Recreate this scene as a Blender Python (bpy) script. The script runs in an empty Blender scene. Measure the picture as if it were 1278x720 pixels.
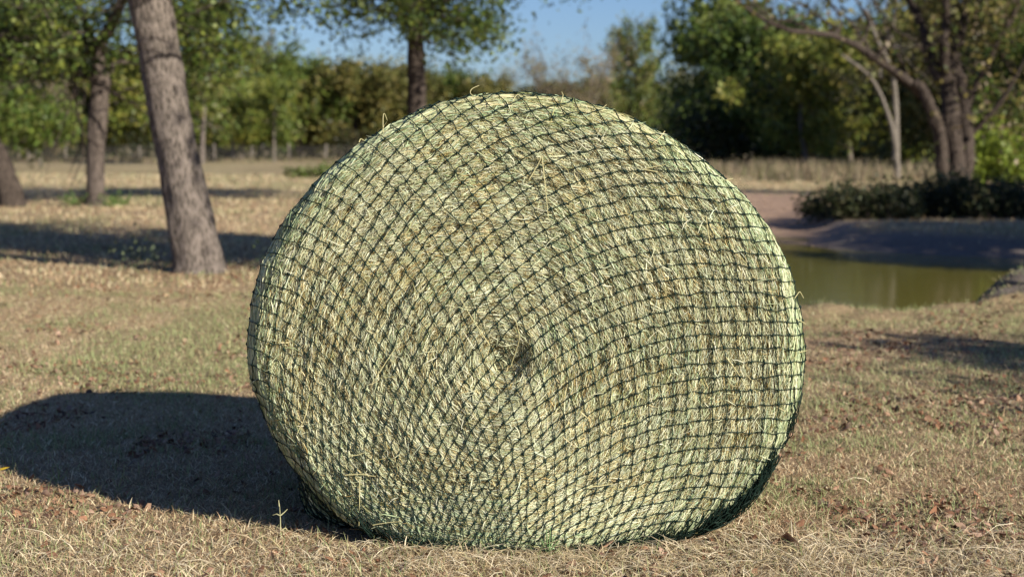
import bpy, math
import numpy as np
from mathutils import Vector
R = math.radians
SC = bpy.context.scene
COL = SC.collection
rng = np.random.default_rng(11)

# ------------------------------------------------------------------ camera, sky, sun, exposure
CAMH, FPX, PITCH = 1.3, 2130.0, math.atan(179 / 2130.0)
cam_d = bpy.data.cameras.new('camera'); cam = bpy.data.objects.new('camera', cam_d); COL.objects.link(cam)
cam_d.sensor_width = 36; cam_d.lens = 36 * FPX / 1278
cam_d.clip_end = 6000; cam_d.clip_start = 0.05
cam.location = (0, 0, CAMH); cam.rotation_euler = (math.pi / 2 - PITCH, 0, 0)
cam_d.dof.use_dof = True; cam_d.dof.focus_distance = 5.5; cam_d.dof.aperture_fstop = 3.0
cam_d.dof.aperture_blades = 7
SC.camera = cam
SUN_EL = R(25.6)
SUN_DIR = np.array([0.715 * math.cos(SUN_EL), -0.699 * math.cos(SUN_EL), math.sin(SUN_EL)])   # towards the sun
world = bpy.data.worlds.new('World'); SC.world = world; world.use_nodes = True
wt = world.node_tree
sky = wt.nodes.new('ShaderNodeTexSky'); sky.sky_type = 'NISHITA'; sky.sun_disc = False
sky.sun_elevation = SUN_EL; sky.sun_rotation = math.atan2(SUN_DIR[0], SUN_DIR[1])
sky.altitude = 300; sky.air_density = 1.0; sky.dust_density = 0.3; sky.ozone_density = 2.6
bg = wt.nodes['Background']; bg.inputs['Strength'].default_value = 0.053
tn = wt.nodes.new('ShaderNodeVectorMath'); tn.operation = 'MULTIPLY'; tn.inputs[1].default_value = (.74, .89, 1.24)   # deep clear autumn blue
wt.links.new(sky.outputs[0], tn.inputs[0]); wt.links.new(tn.outputs[0], bg.inputs['Color'])
sun_d = bpy.data.lights.new('sun', 'SUN'); sun_d.energy = 5.0; sun_d.angle = R(0.5); sun_d.color = (1, 0.93, 0.78)
sun = bpy.data.objects.new('sun', sun_d); COL.objects.link(sun); sun.location = (20, -20, 20)
sun.rotation_euler = Vector(SUN_DIR).to_track_quat('Z', 'Y').to_euler()
SC.view_settings.view_transform = 'Standard'; SC.view_settings.look = 'None'
SC.view_settings.exposure = 0.62; SC.view_settings.gamma = 1

# ------------------------------------------------------------------ helpers
def W(px, py, d):
    """point of the place seen at photo pixel (px,py) at distance d ahead"""
    px = np.asarray(px, float); py = np.asarray(py, float)
    u = (px - 639) / FPX; v = (360 - py) / FPX
    dy = math.cos(PITCH) + v * math.sin(PITCH); dz = -math.sin(PITCH) + v * math.cos(PITCH)
    k = d / dy
    return np.stack([u * k, dy * k, CAMH + dz * k], -1)

def depth_at(py, z=0.0):
    v = (360 - py) / FPX
    dy = math.cos(PITCH) + v * math.sin(PITCH); dz = -math.sin(PITCH) + v * math.cos(PITCH)
    return (z - CAMH) / dz * dy

def vnoise(seed):
    r = np.random.default_rng(seed); T = r.random((64, 64, 16))
    def f(x, y, z=0.0):
        x, y, z = np.broadcast_arrays(np.asarray(x, float), np.asarray(y, float), np.asarray(z, float))
        xi = np.floor(x).astype(int); yi = np.floor(y).astype(int); zi = np.floor(z).astype(int)
        a = x - xi; b = y - yi; c = z - zi
        a = a * a * (3 - 2 * a); b = b * b * (3 - 2 * b); c = c * c * (3 - 2 * c)
        def g(i, j, k): return T[(xi + i) % 64, (yi + j) % 64, (zi + k) % 16]
        return ((g(0,0,0)*(1-a)+g(1,0,0)*a)*(1-b) + (g(0,1,0)*(1-a)+g(1,1,0)*a)*b)*(1-c) + \
               ((g(0,0,1)*(1-a)+g(1,0,1)*a)*(1-b) + (g(0,1,1)*(1-a)+g(1,1,1)*a)*b)*c
    return f
N1, N2, N3 = vnoise(1), vnoise(2), vnoise(3)
def fbm(f, x, y, z=0.0, o=4):
    s = 0; w = 0.5; t = 0
    for i in range(o):
        s = s + w * f(np.asarray(x) * 2**i + 7*i, np.asarray(y) * 2**i, np.asarray(z) * 2**i); t += w; w *= 0.5
    return s / t
def sstep(a, b, x):
    t = np.clip((x - a) / (b - a), 0, 1); return t * t * (3 - 2 * t)

def mesh(name, verts, faces, mat, parent=None, cols=None, smooth=False, uniform=True):
    """faces: (M,k) array, or list of such arrays; cols: per-vertex (N,3)"""
    me = bpy.data.meshes.new(name)
    verts = np.asarray(verts, np.float32).reshape(-1, 3)
    fl = faces if isinstance(faces, list) else [faces]
    fl = [np.asarray(f, np.int32) for f in fl if len(f)]
    loops = np.concatenate([f.reshape(-1) for f in fl])
    tot = np.concatenate([np.full(len(f), f.shape[1], np.int32) for f in fl])
    st = np.concatenate([[0], np.cumsum(tot)[:-1]]).astype(np.int32)
    me.vertices.add(len(verts)); me.vertices.foreach_set('co', verts.reshape(-1))
    me.loops.add(len(loops)); me.loops.foreach_set('vertex_index', loops)
    me.polygons.add(len(tot)); me.polygons.foreach_set('loop_start', st); me.polygons.foreach_set('loop_total', tot)
    if smooth: me.polygons.foreach_set('use_smooth', np.ones(len(tot), bool))
    me.update(calc_edges=True)
    if cols is not None:
        a = me.color_attributes.new('tint', 'FLOAT_COLOR', 'POINT')
        c = np.ones((len(verts), 4), np.float32); c[:, :3] = np.asarray(cols).reshape(-1, 3)
        a.data.foreach_set('color', c.reshape(-1))
    me.materials.append(mat)
    o = bpy.data.objects.new(name, me); COL.objects.link(o)
    if parent is not None: o.parent = parent
    return o

def local(o, origin):
    """move a mesh built in world coordinates to hang under/at origin"""
    me = o.data; n = len(me.vertices); c = np.empty(n * 3, np.float32); me.vertices.foreach_get('co', c)
    c = c.reshape(-1, 3) - np.asarray(origin, np.float32); me.vertices.foreach_set('co', c.reshape(-1)); me.update()
    if o.parent is None: o.location = tuple(float(v) for v in origin)
    return o

def tag(o, label=None, cat=None, group=None, kind=None):
    if label: o['label'] = label
    if cat: o['category'] = cat
    if group: o['group'] = group
    if kind: o['kind'] = kind
    return o
def empty(name, loc, label, cat, group=None):
    o = bpy.data.objects.new(name, None); COL.objects.link(o); o.location = tuple(float(v) for v in loc)
    o.empty_display_size = 0.2
    return tag(o, label, cat, group)

def unit(v): return v / np.maximum(np.linalg.norm(v, axis=-1, keepdims=True), 1e-9)

def ribbons(P, side, w):
    """P (N,K,3), side (N,K,3) unit, w (N,K) -> verts, quads"""
    N, K, _ = P.shape
    V = np.stack([P - side * w[..., None] / 2, P + side * w[..., None] / 2], 2).reshape(-1, 3)
    b = (np.arange(N)[:, None] * K * 2 + np.arange(K - 1)[None] * 2)
    F = np.stack([b, b + 1, b + 3, b + 2], -1).reshape(-1, 4)
    return V, F
def tubes(P, r, nsd=5, caps=False, ref=None):
    """P (N,K,3) polylines, r (N,K) radii"""
    P = np.asarray(P, float); N, K, _ = P.shape
    T = np.gradient(P, axis=1); T = unit(T)
    if ref is None:
        ref = np.tile(np.array([0.31, 0.11, 0.94]), (N, 1))
        m = np.abs((unit(P[:, -1] - P[:, 0]) * ref).sum(-1)) > 0.8
        ref[m] = (0.95, 0.3, 0.05)
    if ref.ndim == 2: ref = ref[:, None, :]
    A = unit(np.cross(T, ref)); B = np.cross(T, A)
    an = np.arange(nsd) * 2 * np.pi / nsd
    V = P[:, :, None] + (A[:, :, None] * np.cos(an)[None, None, :, None] + B[:, :, None] * np.sin(an)[None, None, :, None]) * r[:, :, None, None]
    b = (np.arange(N)[:, None, None] * K + np.arange(K - 1)[None, :, None]) * nsd
    i = np.arange(nsd)[None, None]; j = (i + 1) % nsd
    F = np.stack([b + i, b + j, b + nsd + j, b + nsd + i], -1).reshape(-1, 4)
    return V.reshape(-1, 3), F
def merge(parts):
    Vs, Fs, n = [], [], 0
    for V, F in parts:
        Vs.append(V); Fs.append(F + n); n += len(V)
    return np.concatenate(Vs), np.concatenate(Fs)

# ------------------------------------------------------------------ materials
def newmat(name):
    m = bpy.data.materials.new(name); m.use_nodes = True
    return m, m.node_tree, m.node_tree.nodes['Principled BSDF'], m.node_tree.nodes['Material Output']
def tint_mat(name, rough=0.6, transl=0.25, spec=0.3, noise=None):
    m, t, p, out = newmat(name)
    a = t.nodes.new('ShaderNodeAttribute'); a.attribute_name = 'tint'
    c = a.outputs['Color']
    if noise:
        tc = t.nodes.new('ShaderNodeTexCoord'); n = t.nodes.new('ShaderNodeTexNoise'); n.inputs['Scale'].default_value = noise[0]
        n.inputs['Detail'].default_value = 4
        t.links.new(tc.outputs['Object'], n.inputs['Vector'])
        mr = t.nodes.new('ShaderNodeMapRange'); mr.inputs['From Min'].default_value = .3; mr.inputs['From Max'].default_value = .7
        mr.inputs['To Min'].default_value = noise[1]; mr.inputs['To Max'].default_value = noise[2]
        t.links.new(n.outputs['Fac'], mr.inputs['Value'])
        mx = t.nodes.new('ShaderNodeVectorMath'); mx.operation = 'SCALE'
        t.links.new(c, mx.inputs[0]); t.links.new(mr.outputs[0], mx.inputs['Scale']); c = mx.outputs[0]
    t.links.new(c, p.inputs['Base Color']); p.inputs['Roughness'].default_value = rough
    p.inputs['Specular IOR Level'].default_value = spec
    if transl:
        tr = t.nodes.new('ShaderNodeBsdfTranslucent'); t.links.new(c, tr.inputs['Color'])
        mi = t.nodes.new('ShaderNodeMixShader'); mi.inputs[0].default_value = transl
        t.links.new(p.outputs[0], mi.inputs[1]); t.links.new(tr.outputs[0], mi.inputs[2]); t.links.new(mi.outputs[0], out.inputs[0])
    return m
M_STRAW = tint_mat('hay_stems', 0.55, 0.12, 0.35)
M_GRASS = tint_mat('grass_blades', 0.6, 0.2, 0.25)
M_LEAF = tint_mat('tree_leaves', 0.5, 0.34, 0.35)
M_DEAD = tint_mat('dead_leaves', 0.6, 0.1, 0.3)
def bark_mat(name, c1, c2, scale=8.0, bump=1.0):
    m, t, p, out = newmat(name)
    tc = t.nodes.new('ShaderNodeTexCoord'); mp = t.nodes.new('ShaderNodeMapping'); mp.inputs['Scale'].default_value = (1, 1, 0.38)
    n = t.nodes.new('ShaderNodeTexNoise'); n.inputs['Scale'].default_value = scale * 3; n.inputs['Detail'].default_value = 6; n.inputs['Roughness'].default_value = .65
    v = t.nodes.new('ShaderNodeTexVoronoi'); v.inputs['Scale'].default_value = scale * 2.2
    t.links.new(tc.outputs['Object'], mp.inputs[0]); t.links.new(mp.outputs[0], n.inputs['Vector']); t.links.new(mp.outputs[0], v.inputs['Vector'])
    ad = t.nodes.new('ShaderNodeMath'); ad.operation = 'MULTIPLY_ADD'; ad.inputs[1].default_value = 0.55
    t.links.new(v.outputs['Distance'], ad.inputs[0]); t.links.new(n.outputs['Fac'], ad.inputs[2])
    cr = t.nodes.new('ShaderNodeValToRGB'); cr.color_ramp.elements[0].position = .45; cr.color_ramp.elements[1].position = .95
    cr.color_ramp.elements[0].color = (*c1, 1); cr.color_ramp.elements[1].color = (*c2, 1)
    t.links.new(ad.outputs[0], cr.inputs[0]); t.links.new(cr.outputs[0], p.inputs['Base Color'])
    b = t.nodes.new('ShaderNodeBump'); b.inputs['Strength'].default_value = bump; b.inputs['Distance'].default_value = 0.03
    t.links.new(ad.outputs[0], b.inputs['Height']); t.links.new(b.outputs[0], p.inputs['Normal'])
    p.inputs['Roughness'].default_value = 0.9; p.inputs['Specular IOR Level'].default_value = .15
    return m
M_BARK = bark_mat('rough_bark', (.04, .033, .028), (.24, .20, .178), 14.0)
M_BARKD = bark_mat('dark_bark', (.022, .017, .014), (.085, .066, .056))  # dark bark; the pond tree's shade is put into this colour
M_BARKP = bark_mat('pale_bark', (.09, .078, .065), (.23, .20, .17))
def simple(name, col, rough=0.7, spec=0.3):
    m, t, p, out = newmat(name); p.inputs['Base Color'].default_value = (*col, 1)
    p.inputs['Roughness'].default_value = rough; p.inputs['Specular IOR Level'].default_value = spec
    return m
def noisy(name, c1, c2, scale, rough=.8, bump=0.0):
    m, t, p, out = newmat(name)
    tc = t.nodes.new('ShaderNodeTexCoord'); n = t.nodes.new('ShaderNodeTexNoise'); n.inputs['Scale'].default_value = scale; n.inputs['Detail'].default_value = 6
    cr = t.nodes.new('ShaderNodeValToRGB'); cr.color_ramp.elements[0].position = .35; cr.color_ramp.elements[1].position = .65
    cr.color_ramp.elements[0].color = (*c1, 1); cr.color_ramp.elements[1].color = (*c2, 1)
    t.links.new(tc.outputs['Object'], n.inputs['Vector']); t.links.new(n.outputs['Fac'], cr.inputs[0]); t.links.new(cr.outputs[0], p.inputs['Base Color'])
    p.inputs['Roughness'].default_value = rough; p.inputs['Specular IOR Level'].default_value = .2
    if bump:
        b = t.nodes.new('ShaderNodeBump'); b.inputs['Strength'].default_value = bump; b.inputs['Distance'].default_value = .01
        t.links.new(n.outputs['Fac'], b.inputs['Height']); t.links.new(b.outputs[0], p.inputs['Normal'])
    return m
M_NET = noisy('green_net_cord', (.005, .014, .010), (.012, .030, .022), 60, .55)
M_HAYB = noisy('packed_hay', (.09, .065, .025), (.26, .21, .10), 55, .8, 0.9)
M_POST = noisy('weathered_post', (.16, .13, .11), (.34, .30, .26), 9, .9)
M_WIRE = simple('dull_wire', (.10, .095, .09), .5)

# ------------------------------------------------------------------ ground with the pond hollow
POND = np.array([(0.6, 14.5), (2.6, 14.3), (3.4, 14.4), (4.2, 16.0), (5.6, 17.0), (9, 18.5), (14, 21), (16, 24), (12, 25.8), (8.0, 27.0), (6.0, 28.6),
                 (4.95, 30.2), (4.95, 31.8), (5.4, 33.4), (4.8, 34.0), (3.4, 32.0), (1.6, 26.5), (0.3, 20)])
WZ = -0.5
def pond_sd(x, y):
    P = POND; Q = np.roll(P, -1, 0); d2 = np.full(x.shape, 1e18); ins = np.zeros(x.shape, bool)
    for (ax, ay), (bx, by) in zip(P, Q):
        ex, ey = bx - ax, by - ay
        t = np.clip(((x - ax) * ex + (y - ay) * ey) / (ex * ex + ey * ey), 0, 1)
        d2 = np.minimum(d2, (x - ax - t * ex) ** 2 + (y - ay - t * ey) ** 2)
        c = ((ay > y) != (by > y)) & (x < ex * (y - ay) / (by - ay + 1e-12) + ax); ins ^= c
    d = np.sqrt(d2); return np.where(ins, -d, d)
def ground_z(x, y, fine=True):
    x = np.asarray(x, float); y = np.asarray(y, float)
    sd = pond_sd(x, y) + (fbm(N2, x * .8, y * .8, 3.3, 3) - .5) * .25
    far = sstep(20, 27, y)
    right = sstep(-.6, .6, x - .178 * y)                       # steeper bank under the right shore
    wdt = 0.75 * (1 - far) + far * (1.7 * right + 7.0 * (1 - right))
    top = -0.0 * (1 - far) - far * (0.2 * right * (1 - sstep(33, 48, y)))
    lift = sstep(0, 1, sd / wdt) * (1 - .0)
    z = np.where(sd > 0, WZ + (top - WZ) * lift, WZ + np.maximum(sd * .35, -.9))
    roll = (fbm(N1, x * .05, y * .05, 1.1, 3) - .5) * 0.35 * sstep(30, 90, y)
    z = z + roll
    if fine:
        z = z + .21 * np.exp(-((x - 4.75) / 1.25) ** 2 - ((y - 15.0) / 1.1) ** 2) if fine else z
        nf = 1 - sstep(12, 26, np.hypot(x, y))
        z = z + ((fbm(N1, x * 2.3, y * 2.3, 5, 4) - .5) * .035 + (fbm(N3, x * 14, y * 14, 2, 3) - .5) * .012) * nf
        dirt = sstep(0, .1, sd) * (1 - sstep(1.3, 2.2, sd)) * (1 - far)
        z = z + dirt * (fbm(N3, x * 2.2, y * 7, 2, 4) - .5) * .22
        z = z + (fbm(N3, x * .7, y * .7, 9, 3) - .5) * .06 * sstep(12, 26, y)
    return z
def axis(knots):
    out = []
    for a, b, st in knots: out += list(np.arange(a, b, st))
    return np.array(out + [knots[-1][1]])
gx = axis([(-1500, -300, 200), (-300, -80, 20), (-80, -20, 3), (-20, -6, .35), (-6, 8, .085), (8, 20, .35), (20, 80, 3), (80, 300, 20), (300, 1500, 200)])
gy = axis([(-600, -60, 60), (-60, -6, 4), (-6, 3.5, .4), (3.5, 18, .085), (18, 45, .2), (45, 120, 1.5), (120, 300, 10), (300, 3000, 200)])
GX, GY = np.meshgrid(gx, gy, indexing='ij')
GZ = ground_z(GX, GY)
nx, ny = GX.shape
idx = np.arange(nx * ny).reshape(nx, ny)
GF = np.stack([idx[:-1, :-1], idx[1:, :-1], idx[1:, 1:], idx[:-1, 1:]], -1).reshape(-1, 4)
# ground cover kind painted as its own colour: dry grass, green grass, bare earth; shade is painted into the right bank
def green_amount(x, y):
    g = sstep(.50, .66, fbm(N1, x * .55, y * .40, 4.2, 4))
    g = np.maximum(g * .75, .6 * sstep(.5, .7, fbm(N2, x * 1.9, y * 1.9, 4.2, 3)))
    g = g * (1 - .75 * sstep(.9, 0.2, np.abs(y - 5.3) - .2))          # fewer green blades at the trampled front
    return g
def bare_amount(x, y):
    sd = pond_sd(x, y) + (fbm(N2, x * .6, y * .6, 8.8, 3) - .5) * 1.2
    far = sstep(20, 27, y); right = sstep(-.3, .6, x - .178 * y) * far
    near = (1 - far)
    w = near * 2.0 + far * ((1 - right) * 16 + right * 1.9)
    lim = near * 0.6 * 1 + far * 1
    b = 1 - sstep(w * .6, w, sd)
    b = b * np.where((near > .5) & (y < 13.9), 0, 1) * sstep(-.5, 2.0, x)
    return b
g_ = green_amount(GX, GY)[..., None]; b_ = bare_amount(GX, GY)[..., None]
tone = fbm(N3, GX * .35, GY * .22, 6.0, 4)[..., None]
far_ = sstep(25, 70, GY)[..., None]
dry = np.array([.28, .18, .12]) * (1 - tone) + np.array([.44, .335, .205]) * tone
dry = dry * (1 - far_) + far_ * (np.array([.27, .20, .125]) * (1 - tone) + np.array([.42, .34, .20]) * tone)
grn = np.array([.13, .145, .06])
col = (dry * (1 - g_ * .4) + grn * g_ * .4) * 1.12
col = col * (1 - b_) + b_ * ((np.array([.25, .17, .125]) - np.array([.07, .02, -.01]) * sstep(-.3, .6, GX - .178 * GY)[..., None]) * (.8 + .4 * tone)) * (1 + .55 * sstep(26, 34, GY)[..., None])  # soil of the right shore greyed and cooled to carry the bank's shade
M_GROUND, t, p, out = newmat('dry_ground')
a = t.nodes.new('ShaderNodeAttribute'); a.attribute_name = 'tint'
tc = t.nodes.new('ShaderNodeTexCoord')
n = t.nodes.new('ShaderNodeTexNoise'); n.inputs['Scale'].default_value = 9; n.inputs['Detail'].default_value = 8; n.inputs['Roughness'].default_value = .7
n2 = t.nodes.new('ShaderNodeTexNoise'); n2.inputs['Scale'].default_value = 70; n2.inputs['Detail'].default_value = 3
t.links.new(tc.outputs['Object'], n.inputs['Vector']); t.links.new(tc.outputs['Object'], n2.inputs['Vector'])
mm = t.nodes.new('ShaderNodeMath'); mm.operation = 'ADD'; t.links.new(n.outputs['Fac'], mm.inputs[0]); t.links.new(n2.outputs['Fac'], mm.inputs[1])
mr = t.nodes.new('ShaderNodeMapRange'); mr.inputs['From Min'].default_value = .7; mr.inputs['From Max'].default_value = 1.3
mr.inputs['To Min'].default_value = .55; mr.inputs['To Max'].default_value = 1.3
t.links.new(mm.outputs[0], mr.inputs['Value'])
mx = t.nodes.new('ShaderNodeVectorMath'); mx.operation = 'SCALE'; t.links.new(a.outputs['Color'], mx.inputs[0]); t.links.new(mr.outputs[0], mx.inputs['Scale'])
t.links.new(mx.outputs[0], p.inputs['Base Color']); p.inputs['Roughness'].default_value = .95; p.inputs['Specular IOR Level'].default_value = .1
bp = t.nodes.new('ShaderNodeBump'); bp.inputs['Strength'].default_value = .8; bp.inputs['Distance'].default_value = .02
t.links.new(mm.outputs[0], bp.inputs['Height']); t.links.new(bp.outputs[0], p.inputs['Normal'])
ground = mesh('ground', np.stack([GX, GY, GZ], -1), GF, M_GROUND, cols=col, smooth=True)
tag(ground, 'dry tan pasture ground with bare earth around the pond', 'ground', kind='structure')

# water
M_WATER, t, p, out = newmat('murky_green_water')
p.inputs['Base Color'].default_value = (.17, .15, .03, 1); p.inputs['Roughness'].default_value = .09; p.inputs['Specular IOR Level'].default_value = .35
tc = t.nodes.new('ShaderNodeTexCoord'); n = t.nodes.new('ShaderNodeTexNoise'); n.inputs['Scale'].default_value = 3.0; n.inputs['Detail'].default_value = 3
b = t.nodes.new('ShaderNodeBump'); b.inputs['Strength'].default_value = .12; b.inputs['Distance'].default_value = .02
t.links.new(tc.outputs['Object'], n.inputs['Vector']); t.links.new(n.outputs['Fac'], b.inputs['Height']); t.links.new(b.outputs[0], p.inputs['Normal'])
water = mesh('water', [(-1.5, 13, WZ), (18.5, 13, WZ), (18.5, 37, WZ), (-1.5, 37, WZ)], np.array([[0, 1, 2, 3]]), M_WATER)
tag(water, 'murky olive green pond water behind the bale', 'pond', kind='structure')

# ------------------------------------------------------------------ the netted round bale
OUT = np.array([(640,120),(700,125),(760,141),(820,169),(870,199),(910,233),(945,273),(970,313),(987,353),(997,395),(1001,440),(999,480),(990,520),
 (972,560),(950,598),(922,632),(890,652),(850,666),(800,677),(720,684),(640,687),(560,684),(500,676),(440,655),(395,620),(360,575),(335,530),(319,480),(312,430),
 (316,385),(328,335),(346,295),(376,250),(411,213),(451,180),(501,151),(560,128),(600,122)], float)
CX, CY = 645.0, 425.0
_an = np.arctan2(OUT[:, 1] - CY, OUT[:, 0] - CX); _ra = np.hypot(OUT[:, 0] - CX, OUT[:, 1] - CY)
_o = np.argsort(_an); _an = _an[_o]; _ra = _ra[_o]
_ga = np.linspace(-np.pi, np.pi, 721)
_gr = np.interp(_ga, np.concatenate([_an - 2*np.pi, _an, _an + 2*np.pi]), np.tile(_ra, 3))
_k = np.exp(-0.5 * (np.arange(-24, 25) / 8.0) ** 2); _k /= _k.sum()
_gr = np.convolve(np.concatenate([_gr[-25:-1], _gr, _gr[1:25]]), _k, 'valid')
def Rim(th): return np.interp(th, _ga, _gr)
YR = 5.62; MPP = YR / FPX            # metres per photo pixel at the rim
BACK = 1.28                          # length of the bale
_v = (360 - (CY + np.sin(_ga) * _gr)) / FPX
_dz = np.minimum(-math.sin(PITCH) + _v * math.cos(PITCH), -.02); _yr = np.minimum(YR, (0.005 - CAMH) / _dz * (math.cos(PITCH) + _v * math.sin(PITCH)))
_k2 = np.exp(-0.5 * (np.arange(-110, 111) / 44.0) ** 2); _k2 /= _k2.sum()
_yr = np.convolve(np.concatenate([_yr[-111:-1], _yr, _yr[1:111]]), _k2, 'valid')       # the end leans gently out towards its foot
def bale_base(px, py):
    """unrolled face plane -> 3D: inside the rim the round end, outside it the curved side running back"""
    dx, dy = px - CX, py - CY
    th = np.arctan2(dy, dx); e = np.hypot(dx, dy); Rr = Rim(th)
    t = np.minimum(e / Rr, 1.0)
    rx, ry = CX + np.cos(th) * Rr * t, CY + np.sin(th) * Rr * t
    rxx, ryy = CX + np.cos(th) * Rr, CY + np.sin(th) * Rr
    yr = YR + (np.interp(th, _ga, _yr) - YR) * t ** 2.2
    q = .085; t0 = .915
    s = np.clip((t - t0) / (1 - t0), 0, 1)
    dep = yr - q * np.sqrt(np.maximum(1 - s * s, 0)) - .045 * (1 - t * t)
    # hollow of the rolled core and slack rings
    cd = np.hypot(px - 628, (py - 452) * 1.1)
    dep = dep + .06 * np.exp(-(cd / 26) ** 2) + .016 * np.exp(-(cd / 110) ** 2)
    P = W(rx, ry, dep)
    # outside: run back from the rim
    g = np.maximum(e - Rr, 0) * MPP
    run = np.minimum(g, BACK); inn = np.clip((g - BACK) / .85, 0, 1)
    cen = W(CX, CY, YR)
    lowl = np.exp(-((th - 2.40) / .17) ** 2); lowr = np.exp(-((th - .75) / .35) ** 2)
    flare = 1 + sstep(.03, .32, run) * (.16 * lowl + .035 * lowr) - .03 * sstep(.8, 1.28, run)
    flare = flare * (1 - inn * .98)
    o = P - cen
    Q = np.stack([cen[0] + o[..., 0] * flare, P[..., 1] + run + .12 * np.sqrt(np.clip(inn, 0, 1)), cen[2] + o[..., 2] * flare], -1)
    P = np.where((g > 0)[..., None], Q, P)
    P[..., 2] = np.maximum(P[..., 2], .004)
    return P, t, g
def bale_n(px, py):
    a, _, _ = bale_base(px + 1.5, py); b, _, _ = bale_base(px - 1.5, py); c, _, _ = bale_base(px, py + 1.5); d, _, _ = bale_base(px, py - 1.5)
    n = unit(np.cross(a - b, c - d))
    return n * np.where(((n * (W(CX, CY, YR) + np.array([0, .3, 0]) - a)).sum(-1) > 0)[..., None], -1, 1)

# net direction field: place, step along one cord family, step along the other (photo pixels)
D = np.array([
(352,367,5,-17.5,16.5,8.5),(405,395,7,-18.5,12.7,12.9),(385,410,5.5,-18,13,11),(440,335,8.9,-16.7,12,13),(462,247,11.8,-14.2,12.5,11.5),
(437,210,10,-15.5,15.5,9.3),(528,232,12.9,-11.1,11.1,13.8),(520,290,11.8,-13.5,10.5,14.2),(425,290,8,-17,13.3,11.5),(610,150,15,-9.5,11,13.6),
(685,180,15.5,-6.7,10,14.5),(645,205,15,-9.3,10.5,13.8),(597,248,14,-10.7,10.7,14.7),(725,310,16.6,-7,7.3,16.8),(742,152,18.6,-.3,12,13.8),
(760,175,18.4,-1.8,10,14.4),(780,235,16.9,-2,8.9,16),(845,235,17.8,1.8,8,16.4),(825,183,18.5,2.5,11.3,14),(885,277,15,1.2,7.8,17),
(943,295,16,1.5,6.7,16.7),(960,365,15.5,.4,4.5,17.5),(870,375,17.5,-.3,2.7,17.3),(640,330,14.3,-10.5,7.8,16.5),(595,390,12,-13,8.7,16.3),
(697,385,14.2,-10,6.5,16.5),(765,365,16.5,-6.7,5,17.7),(835,335,16.5,-2.4,4,17.8),(838,415,16.6,-3,2.3,17.8),(732,415,13.8,-8.5,3.8,17),
(470,382,8.2,-17.3,10.4,13.4),(543,398,10.2,-15,9,15.3),(495,460,6.7,-15.5,8,14.7),(568,435,9.3,-14.3,8.4,16),(342,462,1,-18,15.5,8),
(385,475,1.5,-17.5,13,11.5),(430,500,4,-17,9.5,13.5),(350,550,-3,-17,14,12),(400,570,-3.5,-15,9.5,12),(460,620,-3,-12.5,8.5,10.5),
(510,560,3,-15,7,13),(560,560,5.5,-15,6,14),(480,520,3.5,-15.5,7.5,13.5),(583,492,8.8,-15,8,15),(640,510,10.5,-11.8,4.6,17),
(692,520,13.5,-10.5,1.2,17.3),(590,570,8,-13.5,6.5,15),(655,595,11,-13,2,16),(620,590,10,-14,4,15),(700,650,13,-9,-1.5,12),
(640,650,9,-12,1,13),(600,640,8,-13,4,13),(740,490,14.7,-7.5,2.3,17.8),(800,500,15.5,-6,0,17.8),(842,545,16,-4.5,-2.2,16.8),
(750,560,13.8,-8,-.5,16.5),(800,600,15,-4.5,-5,16),(865,595,15.8,-1.5,-5.5,16.5),(845,640,16,-1,-9.5,15.5),(790,645,15,-5,-9,13),
(895,430,16.6,.2,.8,17.8),(960,440,15.5,.2,.3,17.6),(955,525,15.5,.5,-2.7,17.6),(885,530,16.5,.3,-2.2,17.8),(910,600,16,.3,-6,16.5),
(900,645,15.5,-1.5,-12,13)], float)
def powers(x, y, deg=6):
    x = (x - CX) / 345; y = (y - CY) / 345
    B, dX, dY = [], [], []
    for i in range(deg + 1):
        for j in range(deg + 1 - i):
            if i + j == 0: continue
            B.append(x**i * y**j)
            dX.append((i * x**(i-1) * y**j if i else 0 * x) / 345); dY.append((j * x**i * y**(j-1) if j else 0 * x) / 345)
    return np.stack(B, -1), np.stack(dX, -1), np.stack(dY, -1)
_, DX, DY = powers(D[:, 0], D[:, 1])
rowsA = DX * D[:, 2:3] + DY * D[:, 3:4]; rowsB = DX * D[:, 4:5] + DY * D[:, 5:6]
Am = np.concatenate([rowsA, rowsB]); n_ = len(D)
ex = np.array([i + j for i in range(7) for j in range(7 - i) if i + j]); reg = np.diag(.0022 * np.maximum(ex - 2, 0.0) ** 1.5)
Aug = np.concatenate([Am, reg])
cU = np.linalg.lstsq(Aug, np.concatenate([np.ones(n_), np.zeros(n_), np.zeros(len(reg))]), rcond=None)[0]
cV = np.linalg.lstsq(Aug, np.concatenate([np.zeros(n_), np.ones(n_), np.zeros(len(reg))]), rcond=None)[0]
def UV(px, py):
    dx, dy = px - CX, py - CY; th = np.arctan2(dy, dx); e = np.hypot(dx, dy); L = Rim(th) * .965
    k = np.minimum(1, L / np.maximum(e, 1e-6)); qx, qy = CX + dx * k, CY + dy * k
    B, A1, A2 = powers(qx, qy)
    U = B @ cU + (A1 @ cU) * (px - qx) + (A2 @ cU) * (py - qy)
    V = B @ cV + (A1 @ cV) * (px - qx) + (A2 @ cV) * (py - qy)
    return U, V
def puff(px, py):
    U, V = UV(px, py); return np.sqrt(np.abs(np.sin(np.pi * U) * np.sin(np.pi * V)) + 1e-9)
def clump(px, py):
    th = np.arctan2(py - 450, px - 628); r = np.hypot(px - 628, py - 450)
    a = fbm(N1, (r + 6 * th) / 15, np.cos(th) * 1.6 + 5, np.sin(th) * 1.6 + 5, 2)       # rings of the roll
    c = fbm(N2, px / 22, py / 22, 3.1, 3)
    return np.clip((a - .5) * 2.2, -1, 1) * 1.0 + np.clip((c - .5) * 2.4, -1, 1) * .45
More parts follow.
